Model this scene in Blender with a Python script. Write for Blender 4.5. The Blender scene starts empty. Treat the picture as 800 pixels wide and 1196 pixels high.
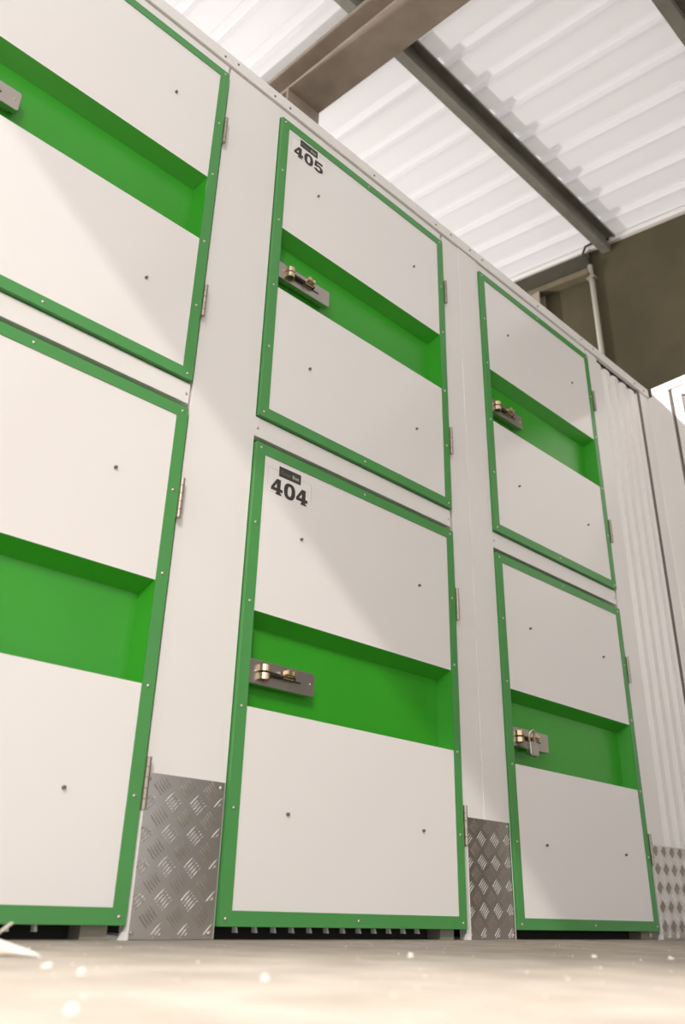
import bpy, bmesh, math, random
from mathutils import Vector, Matrix
random.seed(7)
scene = bpy.context.scene
col = scene.collection

# ---------------------------------------------------------------- camera
YAW, PITCH, ROLL = 0.747607, 0.448601, 0.0264675
CAM = Vector((-1.12350, -1.54917, 0.055965))
fw = Vector((math.sin(YAW)*math.cos(PITCH), math.cos(YAW)*math.cos(PITCH), math.sin(PITCH)))
rt = Vector((math.cos(YAW), -math.sin(YAW), 0.0))
up = rt.cross(fw)
r2 = rt*math.cos(ROLL) + up*math.sin(ROLL)
u2 = -rt*math.sin(ROLL) + up*math.cos(ROLL)
cd = bpy.data.cameras.new('camera')
cd.sensor_fit = 'VERTICAL'
cd.sensor_height = 36.0
cd.sensor_width = 24.08
cd.lens = 36.0*972.586/1196.0
cd.clip_start = 0.01
cd.dof.use_dof = True
cd.dof.focus_distance = 2.35
cd.dof.aperture_fstop = 3.2
cam = bpy.data.objects.new('camera', cd)
m = Matrix((r2, u2, -fw)).transposed().to_4x4()
m.translation = CAM
cam.matrix_world = m
col.objects.link(cam)
scene.camera = cam

# ---------------------------------------------------------------- world, lights, exposure
scene.view_settings.view_transform = 'Standard'
scene.view_settings.look = 'None'
scene.view_settings.gamma = 1.0
scene.view_settings.use_curve_mapping = False
scene.view_settings.exposure = 0.0
world = bpy.data.worlds.new('sky')
scene.world = world
world.use_nodes = True
bg = world.node_tree.nodes['Background']
bg.inputs[0].default_value = (1.0, 0.985, 0.965, 1)
bg.inputs[1].default_value = 1.15

def aim(o, direction):
    o.rotation_euler = Vector(direction).to_track_quat('-Z', 'Y').to_euler()
def light(name, kind, loc, direction, energy, color, **kw):
    l = bpy.data.lights.new(name, kind)
    l.energy = energy; l.color = color
    for k, v in kw.items(): setattr(l, k, v)
    o = bpy.data.objects.new(name, l)
    o.location = loc
    aim(o, direction)
    col.objects.link(o)
    return o
# low daylight through the tall opening at the left end of the hall
light('sun', 'SUN', (-6, -6, 7), (1.0, 1.15, -0.78), 1.02, (1.0, 0.93, 0.87), angle=math.radians(0.7))
# lamp hung over the next aisle behind the lockers
light('aisle_lamp', 'SPOT', (-1.2, 0.95, 4.15), (3.6, -1.1, -1.7), 650, (1.0, 0.96, 0.92),
      spot_size=math.radians(25), spot_blend=0.5, shadow_soft_size=0.05)
# unseen spot added over the camera to brighten the near floor
light('floor_fill_spot', 'SPOT', (-1.3, -1.75, 3.3), (0.10, 0.10, -1), 1050, (1.0, 0.97, 0.94),
      spot_size=math.radians(46), spot_blend=1.0, shadow_soft_size=0.2)

# lamp hanging in the aisle to the left of the camera
light('hall_lamp', 'POINT', (-2.5, -2.3, 2.7), (0, 0, 1), 112, (1.0, 0.955, 0.93), shadow_soft_size=0.10)
# low lamp of the neighbouring aisle, shining up at the roof sheets from behind the lockers
light('back_lamp', 'POINT', (0.6, 4.5, 2.05), (0, 0, 1), 520, (1.0, 0.97, 0.955), shadow_soft_size=0.10)

# ---------------------------------------------------------------- materials
def srgb(r, g, b):
    def f(c):
        c /= 255.0
        return c/12.92 if c <= 0.04045 else ((c+0.055)/1.055)**2.4
    return (f(r), f(g), f(b), 1.0)
def mat(name, color, rough=0.5, metal=0.0, noise=0.0, nscale=6.0, bump=0.0, bscale=40.0, spec=0.5, rnoise=0.0):
    mt = bpy.data.materials.new(name)
    mt.use_nodes = True
    nt = mt.node_tree
    b = nt.nodes['Principled BSDF']
    b.inputs['Base Color'].default_value = color
    b.inputs['Roughness'].default_value = rough
    b.inputs['Metallic'].default_value = metal
    b.inputs['Specular IOR Level'].default_value = spec
    tc = nt.nodes.new('ShaderNodeTexCoord')
    if noise:
        n = nt.nodes.new('ShaderNodeTexNoise')
        n.inputs['Scale'].default_value = nscale
        n.inputs['Detail'].default_value = 5
        nt.links.new(tc.outputs['Object'], n.inputs['Vector'])
        r = nt.nodes.new('ShaderNodeValToRGB')
        c0 = tuple(max(0, c*(1-noise)) for c in color[:3])+(1,)
        c1 = tuple(min(1, c*(1+noise)) for c in color[:3])+(1,)
        r.color_ramp.elements[0].position = 0.3; r.color_ramp.elements[0].color = c0
        r.color_ramp.elements[1].position = 0.7; r.color_ramp.elements[1].color = c1
        nt.links.new(n.outputs['Fac'], r.inputs['Fac'])
        nt.links.new(r.outputs['Color'], b.inputs['Base Color'])
    if bump:
        n2 = nt.nodes.new('ShaderNodeTexNoise')
        n2.inputs['Scale'].default_value = bscale
        n2.inputs['Detail'].default_value = 3
        nt.links.new(tc.outputs['Object'], n2.inputs['Vector'])
        bp = nt.nodes.new('ShaderNodeBump')
        bp.inputs['Strength'].default_value = bump
        bp.inputs['Distance'].default_value = 0.01
        nt.links.new(n2.outputs['Fac'], bp.inputs['Height'])
        nt.links.new(bp.outputs['Normal'], b.inputs['Normal'])
    return mt
M = {}
M['white'] = mat('white_coated_steel', (0.82, 0.79, 0.765, 1), 0.32, noise=0.015, nscale=3)
M['panel'] = mat('white_door_laminate', (0.83, 0.80, 0.78, 1), 0.13, bump=0.06, bscale=3.0)
M['angle'] = mat('green_trim_steel', (0.075, 0.30, 0.078, 1), 0.36, noise=0.03, nscale=4)  # bluer than the band: white sheen on the trim put into its colour
M['green'] = mat('green_coated_steel', (0.036, 0.335, 0.018, 1), 0.28, noise=0.04, nscale=4)
M['dark'] = mat('dark_cavity_shade', (0.03, 0.03, 0.026, 1), 0.8)
M['grey_paint'] = mat('dull_grey_paint', (0.36, 0.33, 0.28, 1), 0.55, noise=0.12, nscale=20)
M['seal'] = mat('dark_rubber_seal', (0.17, 0.145, 0.125, 1), 0.8)
M['steel'] = mat('brushed_steel', (0.62, 0.58, 0.53, 1), 0.32, 1.0, noise=0.06, nscale=30)
M['hinge'] = mat('dull_hinge_steel', (0.42, 0.37, 0.31, 1), 0.38, 0.9, noise=0.08, nscale=40)
M['plate'] = mat('galvanised_lock_steel', (0.52, 0.475, 0.44, 1), 0.30, 0.9, noise=0.05, nscale=25)
M['brass'] = mat('worn_brass', (0.80, 0.62, 0.42, 1), 0.28, 1.0)
M['black'] = mat('dark_bolt_steel', (0.05, 0.045, 0.04, 1), 0.4, 0.6)
M['rivet'] = mat('dull_rivet_steel', (0.20, 0.18, 0.16, 1), 0.45, 0.7)
M['checker'] = mat('checker_aluminium', (0.72, 0.69, 0.67, 1), 0.25, 1.0, noise=0.05, nscale=9)
M['ink'] = mat('dark_print_ink', (0.045, 0.038, 0.036, 1), 0.6)
M['logo'] = mat('charcoal_logo_print', (0.05, 0.045, 0.04, 1), 0.5)
M['sticker'] = mat('white_sticker_film', (0.83, 0.80, 0.775, 1), 0.3)
M['letter'] = mat('pale_logo_letters', (0.45, 0.42, 0.38, 1), 0.5)
M['letter_faint'] = mat('faint_logo_letters', (0.17, 0.155, 0.14, 1), 0.5)
M['outline'] = mat('grey_sticker_edge', (0.42, 0.38, 0.38, 1), 0.5)
M['beam'] = mat('brown_primed_steel', (0.36, 0.295, 0.235, 1), 0.5, noise=0.18, nscale=5)
M['purlin'] = mat('galvanised_purlin_steel', (0.24, 0.23, 0.195, 1), 0.45, 0.2, noise=0.15, nscale=8)
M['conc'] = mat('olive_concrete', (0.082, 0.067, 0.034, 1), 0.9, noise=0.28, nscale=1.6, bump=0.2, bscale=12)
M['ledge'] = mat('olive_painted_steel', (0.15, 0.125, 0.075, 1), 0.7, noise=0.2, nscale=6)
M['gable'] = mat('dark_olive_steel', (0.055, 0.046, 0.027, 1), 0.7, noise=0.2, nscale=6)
M['pipe'] = mat('white_plastic_pipe', (0.60, 0.56, 0.48, 1), 0.4)
M['chip'] = mat('pale_paint_flake', (0.66, 0.61, 0.54, 1), 0.7)
M['grit'] = mat('pale_grit', (0.52, 0.46, 0.39, 1), 0.8)

def roof_material():
    mt = bpy.data.materials.new('white_translucent_sheet')
    mt.use_nodes = True
    nt = mt.node_tree
    for n in list(nt.nodes): nt.nodes.remove(n)
    out = nt.nodes.new('ShaderNodeOutputMaterial')
    d = nt.nodes.new('ShaderNodeBsdfDiffuse'); d.inputs[0].default_value = (0.84, 0.825, 0.83, 1)
    t = nt.nodes.new('ShaderNodeBsdfTranslucent'); t.inputs[0].default_value = (0.84, 0.825, 0.83, 1)
    mx = nt.nodes.new('ShaderNodeMixShader'); mx.inputs[0].default_value = 0.28
    nt.links.new(d.outputs[0], mx.inputs[1]); nt.links.new(t.outputs[0], mx.inputs[2])
    nt.links.new(mx.outputs[0], out.inputs[0])
    return mt
M['roof'] = roof_material()

def floor_material():
    mt = bpy.data.materials.new('rough_concrete_floor')
    mt.use_nodes = True
    nt = mt.node_tree; L = nt.links.new
    b = nt.nodes['Principled BSDF']
    b.inputs['Roughness'].default_value = 0.75
    tc = nt.nodes.new('ShaderNodeTexCoord')
    n1 = nt.nodes.new('ShaderNodeTexNoise'); n1.inputs['Scale'].default_value = 9; n1.inputs['Detail'].default_value = 8
    n2 = nt.nodes.new('ShaderNodeTexVoronoi'); n2.inputs['Scale'].default_value = 45
    L(tc.outputs['Object'], n1.inputs['Vector']); L(tc.outputs['Object'], n2.inputs['Vector'])
    r = nt.nodes.new('ShaderNodeValToRGB')
    r.color_ramp.elements[0].position = 0.32; r.color_ramp.elements[0].color = (0.28, 0.238, 0.195, 1)
    r.color_ramp.elements[1].position = 0.72; r.color_ramp.elements[1].color = (0.40, 0.35, 0.295, 1)
    L(n1.outputs['Fac'], r.inputs['Fac']); L(r.outputs['Color'], b.inputs['Base Color'])
    add = nt.nodes.new('ShaderNodeMath'); add.operation = 'ADD'
    L(n1.outputs['Fac'], add.inputs[0]); L(n2.outputs['Distance'], add.inputs[1])
    bp = nt.nodes.new('ShaderNodeBump'); bp.inputs['Strength'].default_value = 0.5; bp.inputs['Distance'].default_value = 0.006
    L(add.outputs[0], bp.inputs['Height']); L(bp.outputs['Normal'], b.inputs['Normal'])
    return mt
M['floor'] = floor_material()

# ---------------------------------------------------------------- mesh helpers
class MB:
    def __init__(self):
        self.v = []; self.f = []; self.smooth = False
    def add(self, vs, fs):
        o = len(self.v)
        self.v += [tuple(v) for v in vs]
        self.f += [tuple(i+o for i in f) for f in fs]
        return self
    def box(self, x0, x1, y0, y1, z0, z1):
        vs = [(x, y, z) for x in (x0, x1) for y in (y0, y1) for z in (z0, z1)]
        return self.add(vs, [(0,1,3,2),(4,6,7,5),(0,4,5,1),(2,3,7,6),(0,2,6,4),(1,5,7,3)])
    def tube(self, a, b, r, n=12, r2=None, caps=True):
        a = Vector(a); b = Vector(b); d = (b-a).normalized()
        s = d.cross(Vector((0,0,1)) if abs(d.z) < .9 else Vector((1,0,0))).normalized(); t = d.cross(s)
        r2 = r if r2 is None else r2
        vs = []
        for c, rr in ((a, r), (b, r2)):
            for k in range(n):
                q = 2*math.pi*k/n
                vs.append(c + s*math.cos(q)*rr + t*math.sin(q)*rr)
        fs = [(k, (k+1) % n, n+(k+1) % n, n+k) for k in range(n)]
        if caps: fs += [tuple(range(n))[::-1], tuple(range(n, 2*n))]
        return self.add(vs, fs)
    def path(self, pts, r, n=10):
        pts = [Vector(p) for p in pts]
        rings = []
        nrm = None
        for i, p in enumerate(pts):
            d = (pts[min(i+1, len(pts)-1)] - pts[max(i-1, 0)]).normalized()
            if nrm is None:
                nrm = d.orthogonal().normalized()
            nrm = (nrm - d*nrm.dot(d)).normalized()
            bn = d.cross(nrm)
            rings.append([p + nrm*math.cos(2*math.pi*k/n)*r + bn*math.sin(2*math.pi*k/n)*r for k in range(n)])
        vs = [v for rg in rings for v in rg]
        fs = []
        for i in range(len(pts)-1):
            for k in range(n):
                fs.append((i*n+k, i*n+(k+1) % n, (i+1)*n+(k+1) % n, (i+1)*n+k))
        fs += [tuple(range(n))[::-1], tuple(range((len(pts)-1)*n, len(pts)*n))]
        return self.add(vs, fs)
    def dome(self, c, r, h, n=14, rings=4):
        # domed screw head, axis toward -y
        c = Vector(c)
        vs = []; fs = []
        for i in range(rings):
            q = (math.pi/2)*i/rings
            rr = r*math.cos(q); yy = -h*math.sin(q)
            for k in range(n):
                a = 2*math.pi*k/n
                vs.append((c.x+rr*math.cos(a), c.y+yy, c.z+rr*math.sin(a)))
        vs.append((c.x, c.y-h, c.z))
        for i in range(rings-1):
            for k in range(n):
                fs.append((i*n+k, i*n+(k+1) % n, (i+1)*n+(k+1) % n, (i+1)*n+k))
        for k in range(n):
            fs.append(((rings-1)*n+k, (rings-1)*n+(k+1) % n, rings*n))
        return self.add(vs, fs)
    def prism(self, pts, axis, lo, hi):
        # extrude a 2-D outline along an axis; pts are the two other coordinates in x,y,z order
        def mk(p, t):
            if axis == 'x': return (t, p[0], p[1])
            if axis == 'y': return (p[0], t, p[1])
            return (p[0], p[1], t)
        n = len(pts)
        vs = [mk(p, lo) for p in pts] + [mk(p, hi) for p in pts]
        fs = [(k, (k+1) % n, n+(k+1) % n, n+k) for k in range(n)] + [tuple(range(n))[::-1], tuple(range(n, 2*n))]
        return self.add(vs, fs)
    def build(self, name, material, parent=None, bevel=0.0, smooth=False, loc=None, segs=2):
        me = bpy.data.meshes.new(name)
        me.from_pydata(self.v, [], self.f)
        bm = bmesh.new(); bm.from_mesh(me)
        bmesh.ops.recalc_face_normals(bm, faces=bm.faces)
        bm.to_mesh(me); bm.free()
        me.materials.append(material)
        if smooth:
            for p in me.polygons: p.use_smooth = True
        o = bpy.data.objects.new(name, me)
        col.objects.link(o)
        if loc is not None: o.location = loc
        if parent: o.parent = parent
        if bevel:
            md = o.modifiers.new('edge', 'BEVEL'); md.width = bevel; md.segments = segs; md.limit_method = 'ANGLE'
        return o

def tag(o, label=None, cat=None, group=None, kind=None):
    if label: o['label'] = label
    if cat: o['category'] = cat
    if group: o['group'] = group
    if kind: o['kind'] = kind
    return o
def empty(name, loc, label, cat, group=None):
    o = bpy.data.objects.new(name, None)
    o.empty_display_size = 0.1
    o.location = loc
    col.objects.link(o)
    return tag(o, label, cat, group)
def copy_tree(o, parent=None):
    c = o.copy(); col.objects.link(c)
    if parent: c.parent = parent
    for ch in list(o.children): copy_tree(ch, c)
    return c
def rounded_rect(x0, x1, z0, z1, r, n=5):
    pts = []
    for cx, cz, a0 in ((x1-r, z1-r, 0), (x0+r, z1-r, 90), (x0+r, z0+r, 180), (x1-r, z0+r, 270)):
        for k in range(n+1):
            a = math.radians(a0+90*k/n)
            pts.append((cx+r*math.cos(a), cz+r*math.sin(a)))
    return pts

# ================================================================ SETTING
T = 0.176                        # roof pitch along +y
def zroof(y, z0=4.27): return z0 + T*y

# floor: gently uneven slab
fb = MB()
NX, NY = 60, 40
X0, X1, Y0, Y1 = -4.0, 6.0, -6.0, 6.0
fb.box(X0, X1, Y0, Y1, -0.12, 0.0)
floor = fb.build('floor', M['floor']); tag(floor, kind='structure')

# roof: trapezoidal white sheet, ribs run up the slope
PITCH_R = 0.2345
rb = MB()
prof = []
xs0 = 1.616 - 20*PITCH_R
k = 0
while xs0 + k*PITCH_R < 3.27:
    b0 = xs0 + k*PITCH_R
    prof += [(b0, 0.0), (b0+0.150, 0.0), (b0+0.168, 0.038), (b0+0.221, 0.038)]
    k += 1
ya, yb = -7.0, 5.6
vs = []
for (px, pz) in prof:
    px = min(px, 3.30)
    vs += [(px, ya, zroof(ya)+pz), (px, yb, zroof(yb)+pz)]
fs = [(2*i, 2*i+1, 2*i+3, 2*i+2) for i in range(len(prof)-1)]
rb.add(vs, fs)
roof = rb.build('ceiling', M['roof']); tag(roof, kind='structure')

# end wall behind the lockers on the right
wb = MB()
wx = 3.205
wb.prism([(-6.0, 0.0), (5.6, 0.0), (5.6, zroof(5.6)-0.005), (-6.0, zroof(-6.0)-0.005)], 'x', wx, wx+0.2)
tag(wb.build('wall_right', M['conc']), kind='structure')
# flashing along the top of the end wall
fl = MB()
fl.prism([(-6.0, zroof(-6.0)-0.045), (2.4, zroof(2.4)-0.045), (2.4, zroof(2.4)-0.008), (-6.0, zroof(-6.0)-0.008)], 'x', wx-0.03, wx-0.001)
tag(fl.build('trim_1', M['white']), kind='structure')

# left end wall of the hall: a tall opening with a straight lintel lets the daylight in
lb = MB()
LX = -3.0
LZ = 1.25 + 0.78*3.0
lb.box(LX-0.2, LX, -7.0, 2.4, LZ, 4.9)
tag(lb.build('wall_left', M['white']), kind='structure')

# ================================================================ LOCKERS
W, H = 0.80, 1.148
FW = 0.030
BZ0, BZ1 = 0.455, 0.687
def sub(name, mb, material, parent, **kw): return mb.build(name, material, parent, **kw)

def make_locker():
    root = bpy.data.objects.new('storage_locker', None); root.empty_display_size = 0.1
    col.objects.link(root)
    # body behind the door, coloured dark to stand for shade in the gaps
    sub('body', MB().box(0.004, W-0.004, 0.056, 0.85, 0.0, H), M['dark'], root)
    # white door panels, one above and one below the recessed band
    sub('door_panel', MB().box(FW-0.008, W-FW+0.008, 0.0025, 0.022, BZ1, H-FW+0.008), M['panel'], root)
    sub('door_panel', MB().box(FW-0.008, W-FW+0.008, 0.0025, 0.022, FW-0.008, BZ0), M['panel'], root)
    # green frame: mitred angle trim with a returned edge
    fr = MB()
    o = [(0, 0), (W, 0), (W, H), (0, H)]
    i_ = [(FW, FW), (W-FW, FW), (W-FW, H-FW), (FW, H-FW)]
    for a in range(4):
        b = (a+1) % 4
        p = [o[a], o[b], i_[b], i_[a]]
        vs = [(q[0], 0.0, q[1]) for q in p] + [(q[0], 0.002, q[1]) for q in p]
        fr.add(vs, [(0,1,2,3),(7,6,5,4),(0,4,5,1),(1,5,6,2),(2,6,7,3),(3,7,4,0)])
    e = 0.002
    fr.box(0, e, 0.0021, 0.030, 0, H); fr.box(W-e, W, 0.0021, 0.030, 0, H)
    fr.box(e, W-e, 0.0021, 0.030, 0, e); fr.box(e, W-e, 0.0021, 0.030, H-e, H)
    frame = sub('door_frame', fr, M['angle'], root)
    tag(frame, 'green angle trim around the white door')
    # recessed green tray with sloped sides
    d = 0.050
    a = [(FW, BZ0), (W-FW, BZ0), (W-FW, BZ1), (FW, BZ1)]
    c = [(FW+0.012, BZ0+0.002), (W-FW-0.012, BZ0+0.002), (W-FW-0.012, BZ1-0.026), (FW+0.012, BZ1-0.026)]
    tb = MB()
    vs = [(q[0], 0.0025, q[1]) for q in a] + [(q[0], d, q[1]) for q in c] + [(q[0], 0.0235, q[1]) for q in a] + [(q[0], d+0.002, q[1]) for q in c]
    fs = []
    for k in range(4):
        n = (k+1) % 4
        fs += [(k, n, 4+n, 4+k), (8+k, 12+k, 12+n, 8+n), (k, 8+k, 8+n, n)]
    fs += [(4, 5, 6, 7), (15, 14, 13, 12)]
    tb.add(vs, fs)
    tag(sub('recessed_band', tb, M['green'], root), 'green recessed band across the door')
    # screws in the frame
    zs = [0.014, 0.231, 0.452, 0.706, 0.916, 1.134]
    for z in zs:
        for x in (0.015, W-0.015):
            sub('frame_screw', MB().dome((x, 0.0, z), 0.0042, 0.0026), M['steel'], root, smooth=True)
    for z in (0.014, 1.134):
        sub('frame_screw', MB().dome((W/2, 0.0, z), 0.0042, 0.0026), M['steel'], root, smooth=True)
    # bolt heads on the panels
    for x in (0.168, 0.634):
        for z in (0.231, 0.917):
            bt = MB().tube((x, 0.0035, z), (x, -0.0035, z), 0.0038, 8)
            bt.dome((x, -0.0035, z), 0.0031, 0.002, n=8)
            sub('panel_bolt', bt, M['rivet'], root)
    # hinges
    for zc in (0.258, 0.902):
        hx = W+0.0045
        lf = MB().box(W+0.001, W+0.008, 0.001, 0.016, zc-0.052, zc+0.052)
        h = sub('hinge', lf, M['hinge'], root)
        for q in range(5):
            z0 = zc-0.052+q*0.0208
            sub('hinge_knuckle', MB().tube((hx+0.002, -0.003, z0+0.0006), (hx+0.002, -0.003, z0+0.0202), 0.0056, 12), M['hinge'], h, smooth=False)
    # lock plate with its slide bolt
    pz0, pz1 = 0.516, 0.575
    y0 = 0.020
    pl = MB().prism(rounded_rect(0.036, 0.250, pz0, pz1, 0.006), 'y', y0, y0+0.016)
    pl.box(0.06, 0.235, y0+0.015, 0.0502, pz0+0.008, pz1-0.008)
    plate = sub('lock_plate', pl, M['plate'], root, bevel=0.001)
    tag(plate, 'steel lock plate')
    for x in (0.060, 0.236):
        sub('plate_screw', MB().dome((x, y0, pz0+0.03), 0.0035, 0.002, n=10), M['steel'], plate, smooth=True)
    # slot line
    sub('bolt_slot', MB().box(0.108, 0.204, y0-0.0012, y0+0.001, 0.5405, 0.5445), M['black'], plate)
    # bracket: two bent strap loops
    for zc in (0.5355, 0.5555):
        arc = []
        br = MB()
        n = 9
        for i in range(n):
            a = math.pi*i/(n-1)
            arc.append((0.084+0.016*math.cos(math.pi-a), y0 - 0.020*math.sin(a)))
        inner = [(0.084+0.0125*math.cos(math.pi-math.pi*i/(n-1)), y0 - 0.0165*math.sin(math.pi*i/(n-1))) for i in range(n)]
        vs = []
        for (px, py), (qx, qy) in zip(arc, inner):
            vs += [(px, py, zc-0.0075), (px, py, zc+0.0075), (qx, qy, zc-0.0075), (qx, qy, zc+0.0075)]
        fs = []
        for i in range(n-1):
            s = 4*i; e2 = 4*(i+1)
            fs += [(s, e2, e2+1, s+1), (s+2, s+3, e2+3, e2+2), (s+1, e2+1, e2+3, s+3), (s, s+2, e2+2, e2)]
        fs += [(0, 1, 3, 2), (4*(n-1), 4*(n-1)+2, 4*(n-1)+3, 4*(n-1)+1)]
        br.add(vs, fs)
        tag(sub('bolt_bracket', br, M['brass'], plate), 'brass coloured strap of the bolt')
    # sliding bolt rod, guide and knob
    rod = MB().tube((0.076, y0-0.007, 0.5455), (0.178, y0-0.007, 0.5455), 0.0055, 12)
    tag(sub('sliding_bolt', rod, M['black'], plate), 'dark sliding bolt')
    kn = MB().box(0.142, 0.156, y0-0.026, y0-0.004, 0.549, 0.562).box(0.160, 0.172, y0-0.024, y0-0.004, 0.549, 0.561)
    kn.box(0.140, 0.174, y0-0.012, y0+0.001, 0.541, 0.550)
    tag(sub('bolt_knob', kn, M['brass'], plate, bevel=0.002), 'brass coloured bolt knob')
    return root

proto = make_locker()
LOW, UPP = 0.025, 1.256
XS = {'left': -1.016, 'mid': 0.0, 'right': 1.030}
spots = [('mid', LOW, 'white steel locker door framed in green with the number 404 sticker'),
         ('mid', UPP, 'white steel locker door framed in green with the number 405 sticker'),
         ('left', LOW, 'unnumbered green framed locker at floor level, cut off by the left edge of the picture'),
         ('left', UPP, 'unnumbered green framed locker cut off by the upper left corner'),
         ('right', LOW, 'unnumbered green framed locker at floor level right of 404, a padlock on its bolt'),
         ('right', UPP, 'unnumbered green framed locker right of 405, near the corrugated panel and beneath the roof')]
lockers = {}
for i, (c, z, lab) in enumerate(spots):
    o = proto if i == 0 else copy_tree(proto)
    o.location = (XS[c], 0.0, z)
    tag(o, lab, 'locker', 'stacked storage lockers')
    lockers[(c, z)] = o

# number stickers -------------------------------------------------
def poly_curve(name, outlines, material, parent, depth=0.0004):
    cu = bpy.data.curves.new(name, 'CURVE')
    cu.dimensions = '2D'; cu.fill_mode = 'BOTH'; cu.extrude = depth
    for pts in outlines:
        s = cu.splines.new('POLY'); s.points.add(len(pts)-1); s.use_cyclic_u = True
        for p, q in zip(s.points, pts): p.co = (q[0], q[1], 0, 1)
    tmp = bpy.data.objects.new('tmp', cu); col.objects.link(tmp)
    dg = bpy.context.evaluated_depsgraph_get()
    me = bpy.data.meshes.new_from_object(tmp.evaluated_get(dg))
    bpy.data.objects.remove(tmp); bpy.data.curves.remove(cu)
    me.materials.clear(); me.materials.append(material)
    me.name = name
    o = bpy.data.objects.new(name, me); col.objects.link(o)
    o.rotation_euler = (math.pi/2, 0, 0)
    o.parent = parent
    return o
def ell(cx, cz, rx, rz, n=28, p=2.4, rev=False):
    pts = []
    for k in range(n):
        a = 2*math.pi*k/n
        c, s = math.cos(a), math.sin(a)
        pts.append((cx+rx*math.copysign(abs(c)**(2/p), c), cz+rz*math.copysign(abs(s)**(2/p), s)))
    return pts[::-1] if rev else pts
# digit outlines in a unit box (width .82, height 1)
def four():
    out = [(0.38,1.0),(0.66,1.0),(0.66,0.40),(0.82,0.40),(0.82,0.20),(0.66,0.20),(0.66,0.10),(0.74,0.10),(0.74,0.0),(0.34,0.0),(0.34,0.10),(0.40,0.10),(0.40,0.20),(0.0,0.20),(0.0,0.38)]
    hole = [(0.20,0.40),(0.40,0.72),(0.40,0.40)]
    return [out, hole[::-1]]
def zero(): return [ell(0.41, 0.5, 0.41, 0.53), ell(0.41, 0.5, 0.15, 0.33, rev=True)]
def five():
    pts = [(0.08,1.0),(0.76,1.0),(0.76,0.80),(0.27,0.80),(0.25,0.63)]
    # outer bowl
    for k in range(13):
        a = math.radians(105 - 250*k/12)
        pts.append((0.40+0.42*math.cos(a), 0.32+0.35*math.sin(a)))
    pts += [(0.0,0.20),(0.24,0.26)]
    for k in range(11):
        a = math.radians(215 + 260*k/10)
        pts.append((0.40+0.17*math.cos(a), 0.33+0.165*math.sin(a)))
    pts += [(0.24,0.42),(0.04,0.44)]
    return [pts]
def text_mesh(body, size, material, parent, name, bold=0.0):
    cu = bpy.data.curves.new(name, 'FONT'); cu.body = body; cu.size = size; cu.offset = bold; cu.extrude = 0.0002
    tmp = bpy.data.objects.new('tmp', cu); col.objects.link(tmp)
    dg = bpy.context.evaluated_depsgraph_get()
    me = bpy.data.meshes.new_from_object(tmp.evaluated_get(dg))
    bpy.data.objects.remove(tmp); bpy.data.curves.remove(cu)
    me.materials.clear(); me.materials.append(material); me.name = name
    o = bpy.data.objects.new(name, me); col.objects.link(o)
    o.rotation_euler = (math.pi/2, 0, 0)
    o.parent = parent
    return o
def sticker(parent, digits, dz, strong):
    yb = 0.0025
    st = sub('number_sticker', MB().box(0.044, 0.196, yb-0.0004, yb+0.0002, 1.020+dz, 1.089+dz), M['sticker'], parent)
    tag(st, 'white sticker with the dark number '+digits)
    ol = MB()
    w = 0.0007 if strong else 0.0004
    ya, yc = yb-0.0006, yb-0.0003
    ol.box(0.044, 0.196, ya, yc, 1.089-w+dz, 1.089+dz)
    ol.box(0.044, 0.044+w, ya, yc, 1.035+dz, 1.089+dz)
    ol.box(0.196-w, 0.196, ya, yc, 1.028+dz, 1.089+dz)
    sub('sticker_outline', ol, M['outline'], st)
    sub('logo_block', MB().box(0.081, 0.157, yb-0.0010, yb-0.0002, 1.074+dz, 1.104+dz), M['logo'], st)
    a = text_mesh('Guest', 0.0145, M['letter_faint'], st, 'logo_lettering')
    a.location = (0.0855, yb-0.0011, 1.083+dz)
    b = text_mesh('Box', 0.0142, M['letter'], st, 'logo_lettering', 0.0004)
    b.location = (0.1265, yb-0.0011, 1.083+dz)
    hgt = 0.0450
    for ch, x0, wd in zip(digits, (0.057, 0.1005, 0.1435), (0.0385, 0.0385, 0.040)):
        shape = {'4': four, '0': zero, '5': five}[ch]()
        g = [[(px*wd/0.82, pz*hgt) for px, pz in s] for s in shape]
        d = poly_curve('digit', g, M['ink'], st)
        d.location = (x0, yb-0.0009, 1.018+dz)
sticker(lockers[('mid', LOW)], '404', 0.0, True)
sticker(lockers[('mid', UPP)], '405', 0.006, False)

# dark skirting gap with bright floor fins under the bottom lockers
for c in XS:
    lk = lockers[(c, LOW)]
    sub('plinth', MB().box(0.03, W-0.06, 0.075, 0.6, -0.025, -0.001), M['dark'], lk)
    for k in range(12 if c != 'right' else 0):
        x0 = 0.06 + k*0.052
        tag(sub('floor_fin', MB().prism([(0.022, -0.012), (0.036, -0.012), (0.036, -0.001), (0.026, -0.001)], 'x', x0, x0+0.006),
                M['white'], lk), 'pale metal fin under the door')
    tag(sub('foot', MB().prism([(W-0.075, 0.03), (W-0.020, 0.03), (W-0.020, 0.2), (W-0.075, 0.2)], 'z', -0.025, -0.001), M['grey_paint'], lk),
        'grey painted foot under the door')

# padlock on the lower right locker -------------------------------
pd = empty('padlock', (1.030+0.118, 0.0, LOW+0.50), 'small steel padlock hanging on the bolt of the bottom right locker', 'padlock')
bd = MB().prism(rounded_rect(-0.022, 0.022, -0.012, 0.030, 0.006), 'y', -0.016, 0.002)
sub('padlock_body', bd, M['steel'], pd, bevel=0.002)
pts = []
for k in range(13):
    a = math.pi*k/12
    pts.append((0.014*math.cos(a), -0.007-0.006*math.sin(a), 0.052+0.014*math.sin(a)))
pts = [(0.014, -0.007, 0.026)] + pts + [(-0.014, -0.007, 0.026)]
sub('shackle', MB().path(pts, 0.0038), M['steel'], pd, smooth=True)

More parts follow.
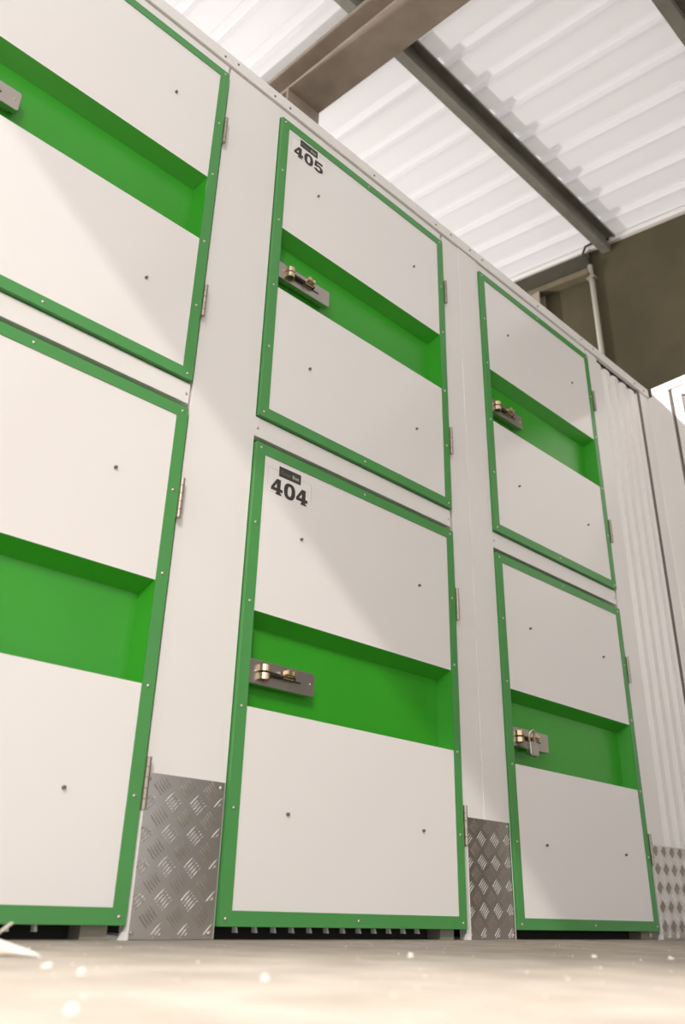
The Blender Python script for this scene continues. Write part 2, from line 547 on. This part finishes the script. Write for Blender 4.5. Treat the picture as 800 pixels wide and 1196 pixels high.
# ================================================================ WHITE FACADE PIECES
YF = 0.012
def flat(name, x0, x1, z0, z1, label, cat, y1=0.030, y0=YF, material='white', bevel=0.0008):
    return tag(MB().box(x0, x1, y0, y1, z0, z1).build(name, M[material], bevel=bevel), label, cat)
ZC = 2.452
# posts
flat('facade_post', -0.2055, -0.003, 0.0, ZC, 'broad plain white steel post left of lockers 404 and 405', 'post', y1=0.04)
pA = flat('facade_post', 0.8165, 0.906, 0.0, ZC, 'plain white steel post beside the hinges of lockers 404 and 405', 'post', y1=0.04)
flat('facade_post', 0.907, 1.027, 0.0, ZC, 'plain white steel post left of the unnumbered right hand lockers', 'post', y1=0.04, y0=YF-0.003)
flat('facade_post', 1.8465, 1.935, 0.0, ZC, 'narrow white steel post between the right hand lockers and the corrugated panel', 'post', y1=0.04)
flat('facade_post', -1.23, -1.026, 0.0, ZC, 'white steel post beyond the left hand lockers, outside the picture', 'post', y1=0.04)
# crossbars and headers
names = {'left': 'left hand pair of lockers', 'mid': 'lockers 404 and 405', 'right': 'right hand pair of lockers'}
for c, x0 in XS.items():
    cb = empty('crossbar', (x0+W/2, YF, 1.194), 'white crossbar between the upper and lower doors of the '+names[c], 'crossbar')
    sub('bar', MB().box(-W/2-0.004, W/2+0.004, 0.0, 0.024, 0.0, 0.0585), M['white'], cb, bevel=0.0008)
    for s in (-1, 1):
        sub('screw', MB().dome((s*(W/2-0.006), 0.0, 0.026), 0.0045, 0.003), M['steel'], cb, smooth=True)
    flat('header_panel', x0-0.003, x0+W+0.003, 2.410, ZC, 'white header strip above the upper door of the '+names[c], 'header')
# top rail
cap = empty('top_rail', (0.6, YF, 2.456), 'long white cap rail with small screws along the top of the lockers', 'rail')
sub('rail', MB().prism([(0.010, 0.0), (-0.008, 0.0), (-0.008, 0.046), (0.06, 0.046), (0.06, 0.040), (0.010, 0.040)], 'x', -1.9, 1.8235), M['white'], cap, bevel=0.001)
for xx in (-1.03, -0.80, -0.236, -0.186, -0.035, 0.03, 0.43, 0.77, 0.86, 0.98, 1.06, 1.45, 1.80, 1.90, 2.28, 2.37):
    sub('screw', MB().dome((xx-0.6, -0.008, 0.016 if int(xx*100) % 2 else 0.026), 0.0042, 0.003), M['rivet'], cap, smooth=True)
# dark groove strip behind the rail
tag(MB().box(-1.9, 2.32, 0.024, 0.032, ZC+0.0005, 2.490).build('groove_strip', M['dark']), 'thin dark groove just below the white cap rail', 'groove')

# white edge angles at the bottom of the posts
for x0, side, lab in ((-0.2125, 1, 'slim white edge strip at the left side of the left checker plate'),
                      (0.8085, 1, 'slim white edge strip at the left side of the middle checker plate'),
                      (1.8395, 1, 'slim white edge strip at the left side of the right checker plate')):
    e = MB()
    e.prism([(x0, 0.0), (x0+0.0035, 0.0), (x0+0.0035, 0.318), (x0, 0.318)], 'y', -0.003, 0.0105)
    e.prism([(x0-0.012, 0.0), (x0+0.0035, 0.0), (x0+0.0035, 0.014), (x0-0.004, 0.014)], 'y', -0.002, 0.010)
    tag(e.build('edge_strip', M['white']), lab, 'edge strip')

# checker plates --------------------------------------------------
def bar_lens(mb, cx, cz, ang, ln, wd, h, y):
    n = 10
    ca, sa = math.cos(ang), math.sin(ang)
    top = []; bot = []
    for k in range(n):
        a = 2*math.pi*k/n
        u = ln/2*math.cos(a)*(1.0 if abs(math.cos(a)) > .01 else 1); v = wd/2*math.sin(a)
        bot.append((cx+u*ca-v*sa, y, cz+u*sa+v*ca))
        u2, v2_ = u*0.86, v*0.22
        top.append((cx+u2*ca-v2_*sa, y-h, cz+u2*sa+v2_*ca))
    fs = [(k, (k+1) % n, n+(k+1) % n, n+k) for k in range(n)] + [tuple(range(n, 2*n))]
    mb.add(bot+top, fs)
def checker(x0, x1, z1, label, pitch=0.061, nbar=5):
    o = empty('checker_plate', ((x0+x1)/2, YF-0.002, 0.0), label, 'kick plate')
    w = (x1-x0)/2
    mb = MB().box(-w, w, -0.002, 0.0, 0.001, z1)
    gx = 0
    nx = int((x1-x0)/(pitch/2))+2; nz = int(z1/(pitch/2))+2
    for i in range(nx):
        for j in range(nz):
            if (i+j) % 2: continue
            cx = -w+0.012+i*pitch/2; cz = 0.010+j*pitch/2
            rising = (i % 2 == 0)
            ang = math.radians(45 if rising else 135)
            for b in range(nbar):
                off = (b-(nbar-1)/2)*0.0068
                px = cx + off*math.cos(ang+math.pi/2); pz = cz + off*math.sin(ang+math.pi/2)
                L_ = 0.030
                ex = abs(math.cos(ang))*L_/2
                if px-ex < -w+0.001 or px+ex > w-0.001 or pz-ex < 0.002 or pz+ex > z1-0.001: 
                    L_ = 0.012; ex = abs(math.cos(ang))*L_/2
                    if px-ex < -w+0.001 or px+ex > w-0.001 or pz-ex < 0.002 or pz+ex > z1-0.001: continue
                bar_lens(mb, px, pz, ang, L_, 0.0046, 0.0022, -0.002)
    sub('plate', mb, M['checker'], o)
    for sx in (-w+0.010, w-0.010):
        for zz in (0.012, z1-0.012):
            sub('rivet', MB().dome((sx, -0.002, zz), 0.0048, 0.003), M['steel'], o, smooth=True)
    return o
checker(-0.207, -0.008, 0.306, 'aluminium checker kick plate between the left lockers and locker 404')
checker(0.8135, 1.022, 0.306, 'aluminium checker kick plate between locker 404 and the right hand lockers')
checker(1.8445, 2.316, 0.302, 'aluminium checker kick plate beneath the corrugated panel at the right edge')

# corrugated panel ------------------------------------------------
cp = MB()
prof = []
xk = 1.937
while xk < 2.30:
    prof += [(xk, 0.014), (xk+0.034, 0.014), (xk+0.046, 0.034), (xk+0.066, 0.034)]
    xk += 0.078
prof.append((2.311, 0.014))
prof = [p for p in prof if p[0] <= 2.311]
front = prof; back = [(px, py+0.002) for px, py in prof][::-1]
cp.prism(front+back, 'z', 0.0, 2.432)
tag(cp.build('corrugated_panel', M['white']), 'white vertically corrugated steel panel near the corner at right', 'corrugated panel')
tag(MB().box(1.937, 2.311, 0.046, 0.056, 0.0, 2.454).build('backing_panel', M['grey_paint']), 'dull panel seen in the notches above the corrugated sheet', 'panel')
# dark joint and corner post
tag(MB().box(2.3115, 2.3395, 0.0135, 0.045, 0.0, 2.455).build('joint_seal', M['seal']), 'thin dark vertical joint between the corrugated panel and the corner post', 'joint')
cpst = MB()
cpst.prism([(2.340, 0.012), (2.424, 0.012), (2.424, -0.098), (2.444, -0.098), (2.444, 0.05), (2.340, 0.05)], 'z', 0.0, 2.455)
tag(cpst.build('corner_post', M['white'], bevel=0.003), 'white folded corner post where the two locker fronts meet', 'post')

# side bank at right angles, only its first edge shows ------------------
sr = empty('side_rail', (2.424, -0.6, 2.456), 'white cap rail on the side bank at the right edge', 'rail')
sub('rail', MB().prism([(0.0, 0.0), (0.06, 0.0), (0.06, 0.046), (0.0, 0.046)], 'y', -0.9, 0.588), M['white'], sr, bevel=0.001)
for yy in (0.54, 0.515, 0.43, 0.40, 0.1):
    b = MB().dome((0, 0, 0), 0.0042, 0.003)
    s = sub('screw', b, M['rivet'], sr, smooth=True)
    s.rotation_euler = (0, 0, -math.pi/2); s.location = (0.0, yy, 0.02)
tag(MB().box(2.434, 2.45, -0.112, -0.100, 0.0, 2.455).build('joint_seal', M['seal']), 'thin dark vertical joint beside the door at the right edge', 'joint')
sd = empty('side_door', (2.424, -0.55, 0.0), 'white framed door at the extreme right edge of the picture', 'door')
fr = MB()
fr.box(0.0, 0.03, 0.392, 0.436, 0.0, 2.452)
fr.box(0.0, 0.03, -0.436, -0.392, 0.0, 2.452)
fr.box(0.0, 0.03, -0.392, 0.392, 2.40, 2.452)
sub('door_frame', fr, M['white'], sd, bevel=0.002)
sub('door_leaf', MB().box(0.018, 0.04, -0.388, 0.388, 0.01, 2.396), M['panel'], sd)
sub('door_edge', MB().box(0.010, 0.017, 0.378, 0.391, 0.01, 2.398), M['grey_paint'], sd)

# ================================================================ ROOF STEEL
def slope_box(mb, x0, x1, y0, y1, z0a, z0b):
    # box following the roof slope; z0a / z0b are heights at y = 0
    mb.prism([(y0, z0a+T*y0), (y1, z0a+T*y1), (y1, z0b+T*y1), (y0, z0b+T*y0)], 'x', x0, x1)
    return mb
RL, RR = 0.728, 0.955
rf = empty('roof_rafter', ((RL+RR)/2, 0, 0), 'big brown steel rafter crossing beneath the white roof sheets', 'roof beam')
c0 = (RL+RR)/2
hw = (RR-RL)/2
b = MB()
slope_box(b, -hw, hw, -5.5, 1.5, 3.95, 3.966)
sub('bottom_flange', b, M['beam'], rf, bevel=0.002)
b = MB(); slope_box(b, -0.006, 0.006, -5.5, 1.5, 3.966, 4.144)
sub('web', b, M['beam'], rf)
b = MB(); slope_box(b, -hw, hw, -5.5, 1.5, 4.144, 4.16)
sub('top_flange', b, M['beam'], rf, bevel=0.002)
# column under the rafter
cl = MB()
yc = 0.975
zt = 3.95+T*yc-0.002
cl.box(RL, RR, yc, yc+0.014, 0, zt); cl.box(c0-0.006, c0+0.006, yc+0.014, yc+0.19, 0, zt); cl.box(RL, RR, yc+0.19, yc+0.204, 0, zt)
tag(cl.build('steel_column', M['beam']), 'dark steel column rising behind locker 405 to the rafter', 'column')
# Z purlins
def purlin(y, label, name='roof_purlin'):
    zb = 4.162 + T*y
    p = [(y-0.010, zb+0.012), (y-0.005, zb+0.012), (y-0.005, zb+0.005), (y+0.055, zb+0.005)]
    o = MB()
    zt_ = zroof(y)-0.004
    # bottom flange, web, top flange
    pts = [(y, zb), (y+0.062, zb+T*0.062), (y+0.062, zb+T*0.062+0.016), (y+0.057, zb+T*0.062+0.016), (y+0.057, zb+T*0.057+0.005),
           (y+0.005, zb+0.006), (y+0.005, zt_), (y-0.058, zt_-T*0.06), (y-0.058, zt_-T*0.06-0.018), (y-0.053, zt_-T*0.06-0.018), (y-0.053, zt_-0.006-T*0.055), (y, zt_-0.006)]
    o.prism(pts, 'x', -2.9, 3.198)
    return tag(o.build(name, M['purlin']), label, 'purlin')
purlin(0.445, 'grey steel purlin meeting the concrete end wall')
purlin(-0.725, 'grey steel purlin crossing the top right corner of the picture')
purlin(1.62, 'grey steel purlin behind the lockers, hidden from the picture')
purlin(-1.90, 'grey steel purlin above the aisle, outside the picture')

# gable steel on the end wall
g = empty('gable_beam', (wx-0.001, 0, 0), 'olive steel beam lying along the top of the concrete end wall', 'roof beam')
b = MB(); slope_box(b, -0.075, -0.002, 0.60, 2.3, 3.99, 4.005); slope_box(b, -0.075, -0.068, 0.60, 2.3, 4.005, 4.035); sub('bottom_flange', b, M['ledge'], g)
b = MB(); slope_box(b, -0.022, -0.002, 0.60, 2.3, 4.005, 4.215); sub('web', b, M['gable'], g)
gs = empty('wall_stub_column', (wx-0.001, 1.07, 0), 'dark stub column on the end wall behind the cap rail', 'column')
b = MB(); b.box(-0.085, -0.075, -0.08, 0.08, 3.0, 4.165); b.box(-0.075, -0.012, -0.006, 0.006, 3.0, 4.165); b.box(-0.012, -0.002, -0.08, 0.08, 3.0, 4.165)
sub('shaft', b, M['beam'], gs)

# conduit and cable on the end wall
pp = empty('conduit_pipe', (wx-0.03, 0.60, 0), 'thin white conduit pipe running down the dark end wall', 'pipe')
sub('pipe', MB().tube((0, 0, 2.6), (0, 0, 4.19), 0.017, 14), M['pipe'], pp, smooth=True)
sub('clip', MB().box(-0.020, 0.028, -0.03, 0.03, 4.07, 4.085), M['beam'], pp)
pts = []
for (dx, dy, z) in ((0.0, 0.0, 4.295), (-0.005, 0.005, 4.38), (-0.02, 0.03, 4.44), (-0.03, 0.0, 4.475), (-0.03, -0.07, 4.47), (-0.02, -0.13, 4.44), (-0.01, -0.17, 4.45)):
    pts.append((wx-0.03+dx, 0.60+dy, z-0.13))
tag(MB().path(pts, 0.009).build('loose_cable', M['black'], smooth=True), 'dark looped cable coming out of the top of the conduit pipe', 'cable')

# ================================================================ FLOOR LITTER
def flake(x, y, s, h, label, name='paint_flake', rz=0.0):
    n = 7
    vs = []; a0 = random.random()*6
    for k in range(n):
        a = a0+2*math.pi*k/n; r = s*(0.6+0.5*random.random())
        vs.append((r*math.cos(a), r*0.7*math.sin(a), 0.0))
    for k in range(n):
        vx, vy, _ = vs[k]
        vs.append((vx*0.75, vy*0.75, h*(0.6+0.6*random.random())))
    fs = [(k, (k+1) % n, n+(k+1) % n, n+k) for k in range(n)] + [tuple(range(n))[::-1], tuple(range(n, 2*n))]
    o = MB().add(vs, fs).build(name, M['chip'])
    o.location = (x, y, 0.0005); o.rotation_euler = (0, 0, rz)
    return tag(o, label, 'debris')
flake(-0.705, -0.769, 0.0045, 0.005, 'pale chip on the floor below the left checker plate')
flake(-0.692, -0.674, 0.007, 0.005, 'wide pale chip on the floor below the left locker')
flake(-0.854, -1.043, 0.006, 0.004, 'blurred pale chip on the floor in the bottom left corner')
flake(-0.592, -0.891, 0.005, 0.005, 'pale chip on the floor in front of the door of locker 404')
flake(-0.119, -0.635, 0.008, 0.006, 'pale chip on the floor below the hinge side of locker 404')
flake(0.224, -0.724, 0.008, 0.005, 'pale chip on the floor in front of the padlocked locker')
flake(0.326, -0.802, 0.007, 0.005, 'pale chip on the floor at the right edge of the picture')
# curled white scrap at the left edge
sc = MB()
nU, nV = 10, 12
vs = []; fs = []
for i in range(nU):
    u = i/(nU-1)
    rr = 0.0115*(1-u)**0.75*(1+0.12*math.sin(7*u)) + 0.0006
    for k in range(nV):
        a = 2*math.pi*k/nV
        q = rr*(1+0.22*math.sin(3*a+4*u))
        vs.append((-0.042+0.078*u, 1.3*q*math.cos(a), 0.0128*(1-u)+0.0012 + 0.9*q*math.sin(a)))
for i in range(nU-1):
    for k in range(nV):
        fs.append((i*nV+k, i*nV+(k+1) % nV, (i+1)*nV+(k+1) % nV, (i+1)*nV+k))
fs += [tuple(range(nV))[::-1], tuple(range((nU-1)*nV, nU*nV))]
sc.add(vs, fs)
scrap = sc.build('leaf_scrap', M['chip'], smooth=True)
sc2 = MB().path([(-0.030, 0, 0.016), (-0.018, 0.003, 0.026), (-0.006, 0.006, 0.036)], 0.0013, 6).build('stalk', M['chip'], scrap)
scrap.location = (-0.640, -0.47, 0.0); scrap.rotation_euler = (0, 0, -0.75)
tag(scrap, 'crumpled pale leaf scrap with a thin stalk on the floor at the left edge', 'debris')
# grit over the slab
gb = MB()
for k in range(420):
    y = random.uniform(-1.35, -0.03); x = random.uniform(-1.0, 2.2)
    s = random.uniform(0.0008, 0.0028) * (1.0 if random.random() < 0.9 else 1.6)
    a = random.random()*6
    vs = [(x+s*math.cos(a+q*1.5708), y+s*math.sin(a+q*1.5708)*0.8, -0.0003) for q in range(4)] + [(x+0.2*s, y, s*random.uniform(0.5, 1.0))]
    gb.add(vs, [(0,1,4),(1,2,4),(2,3,4),(3,0,4),(3,2,1,0)])
tag(gb.build('floor_grit', M['grit']), 'fine pale grit scattered over the concrete floor', 'grit', kind='stuff')
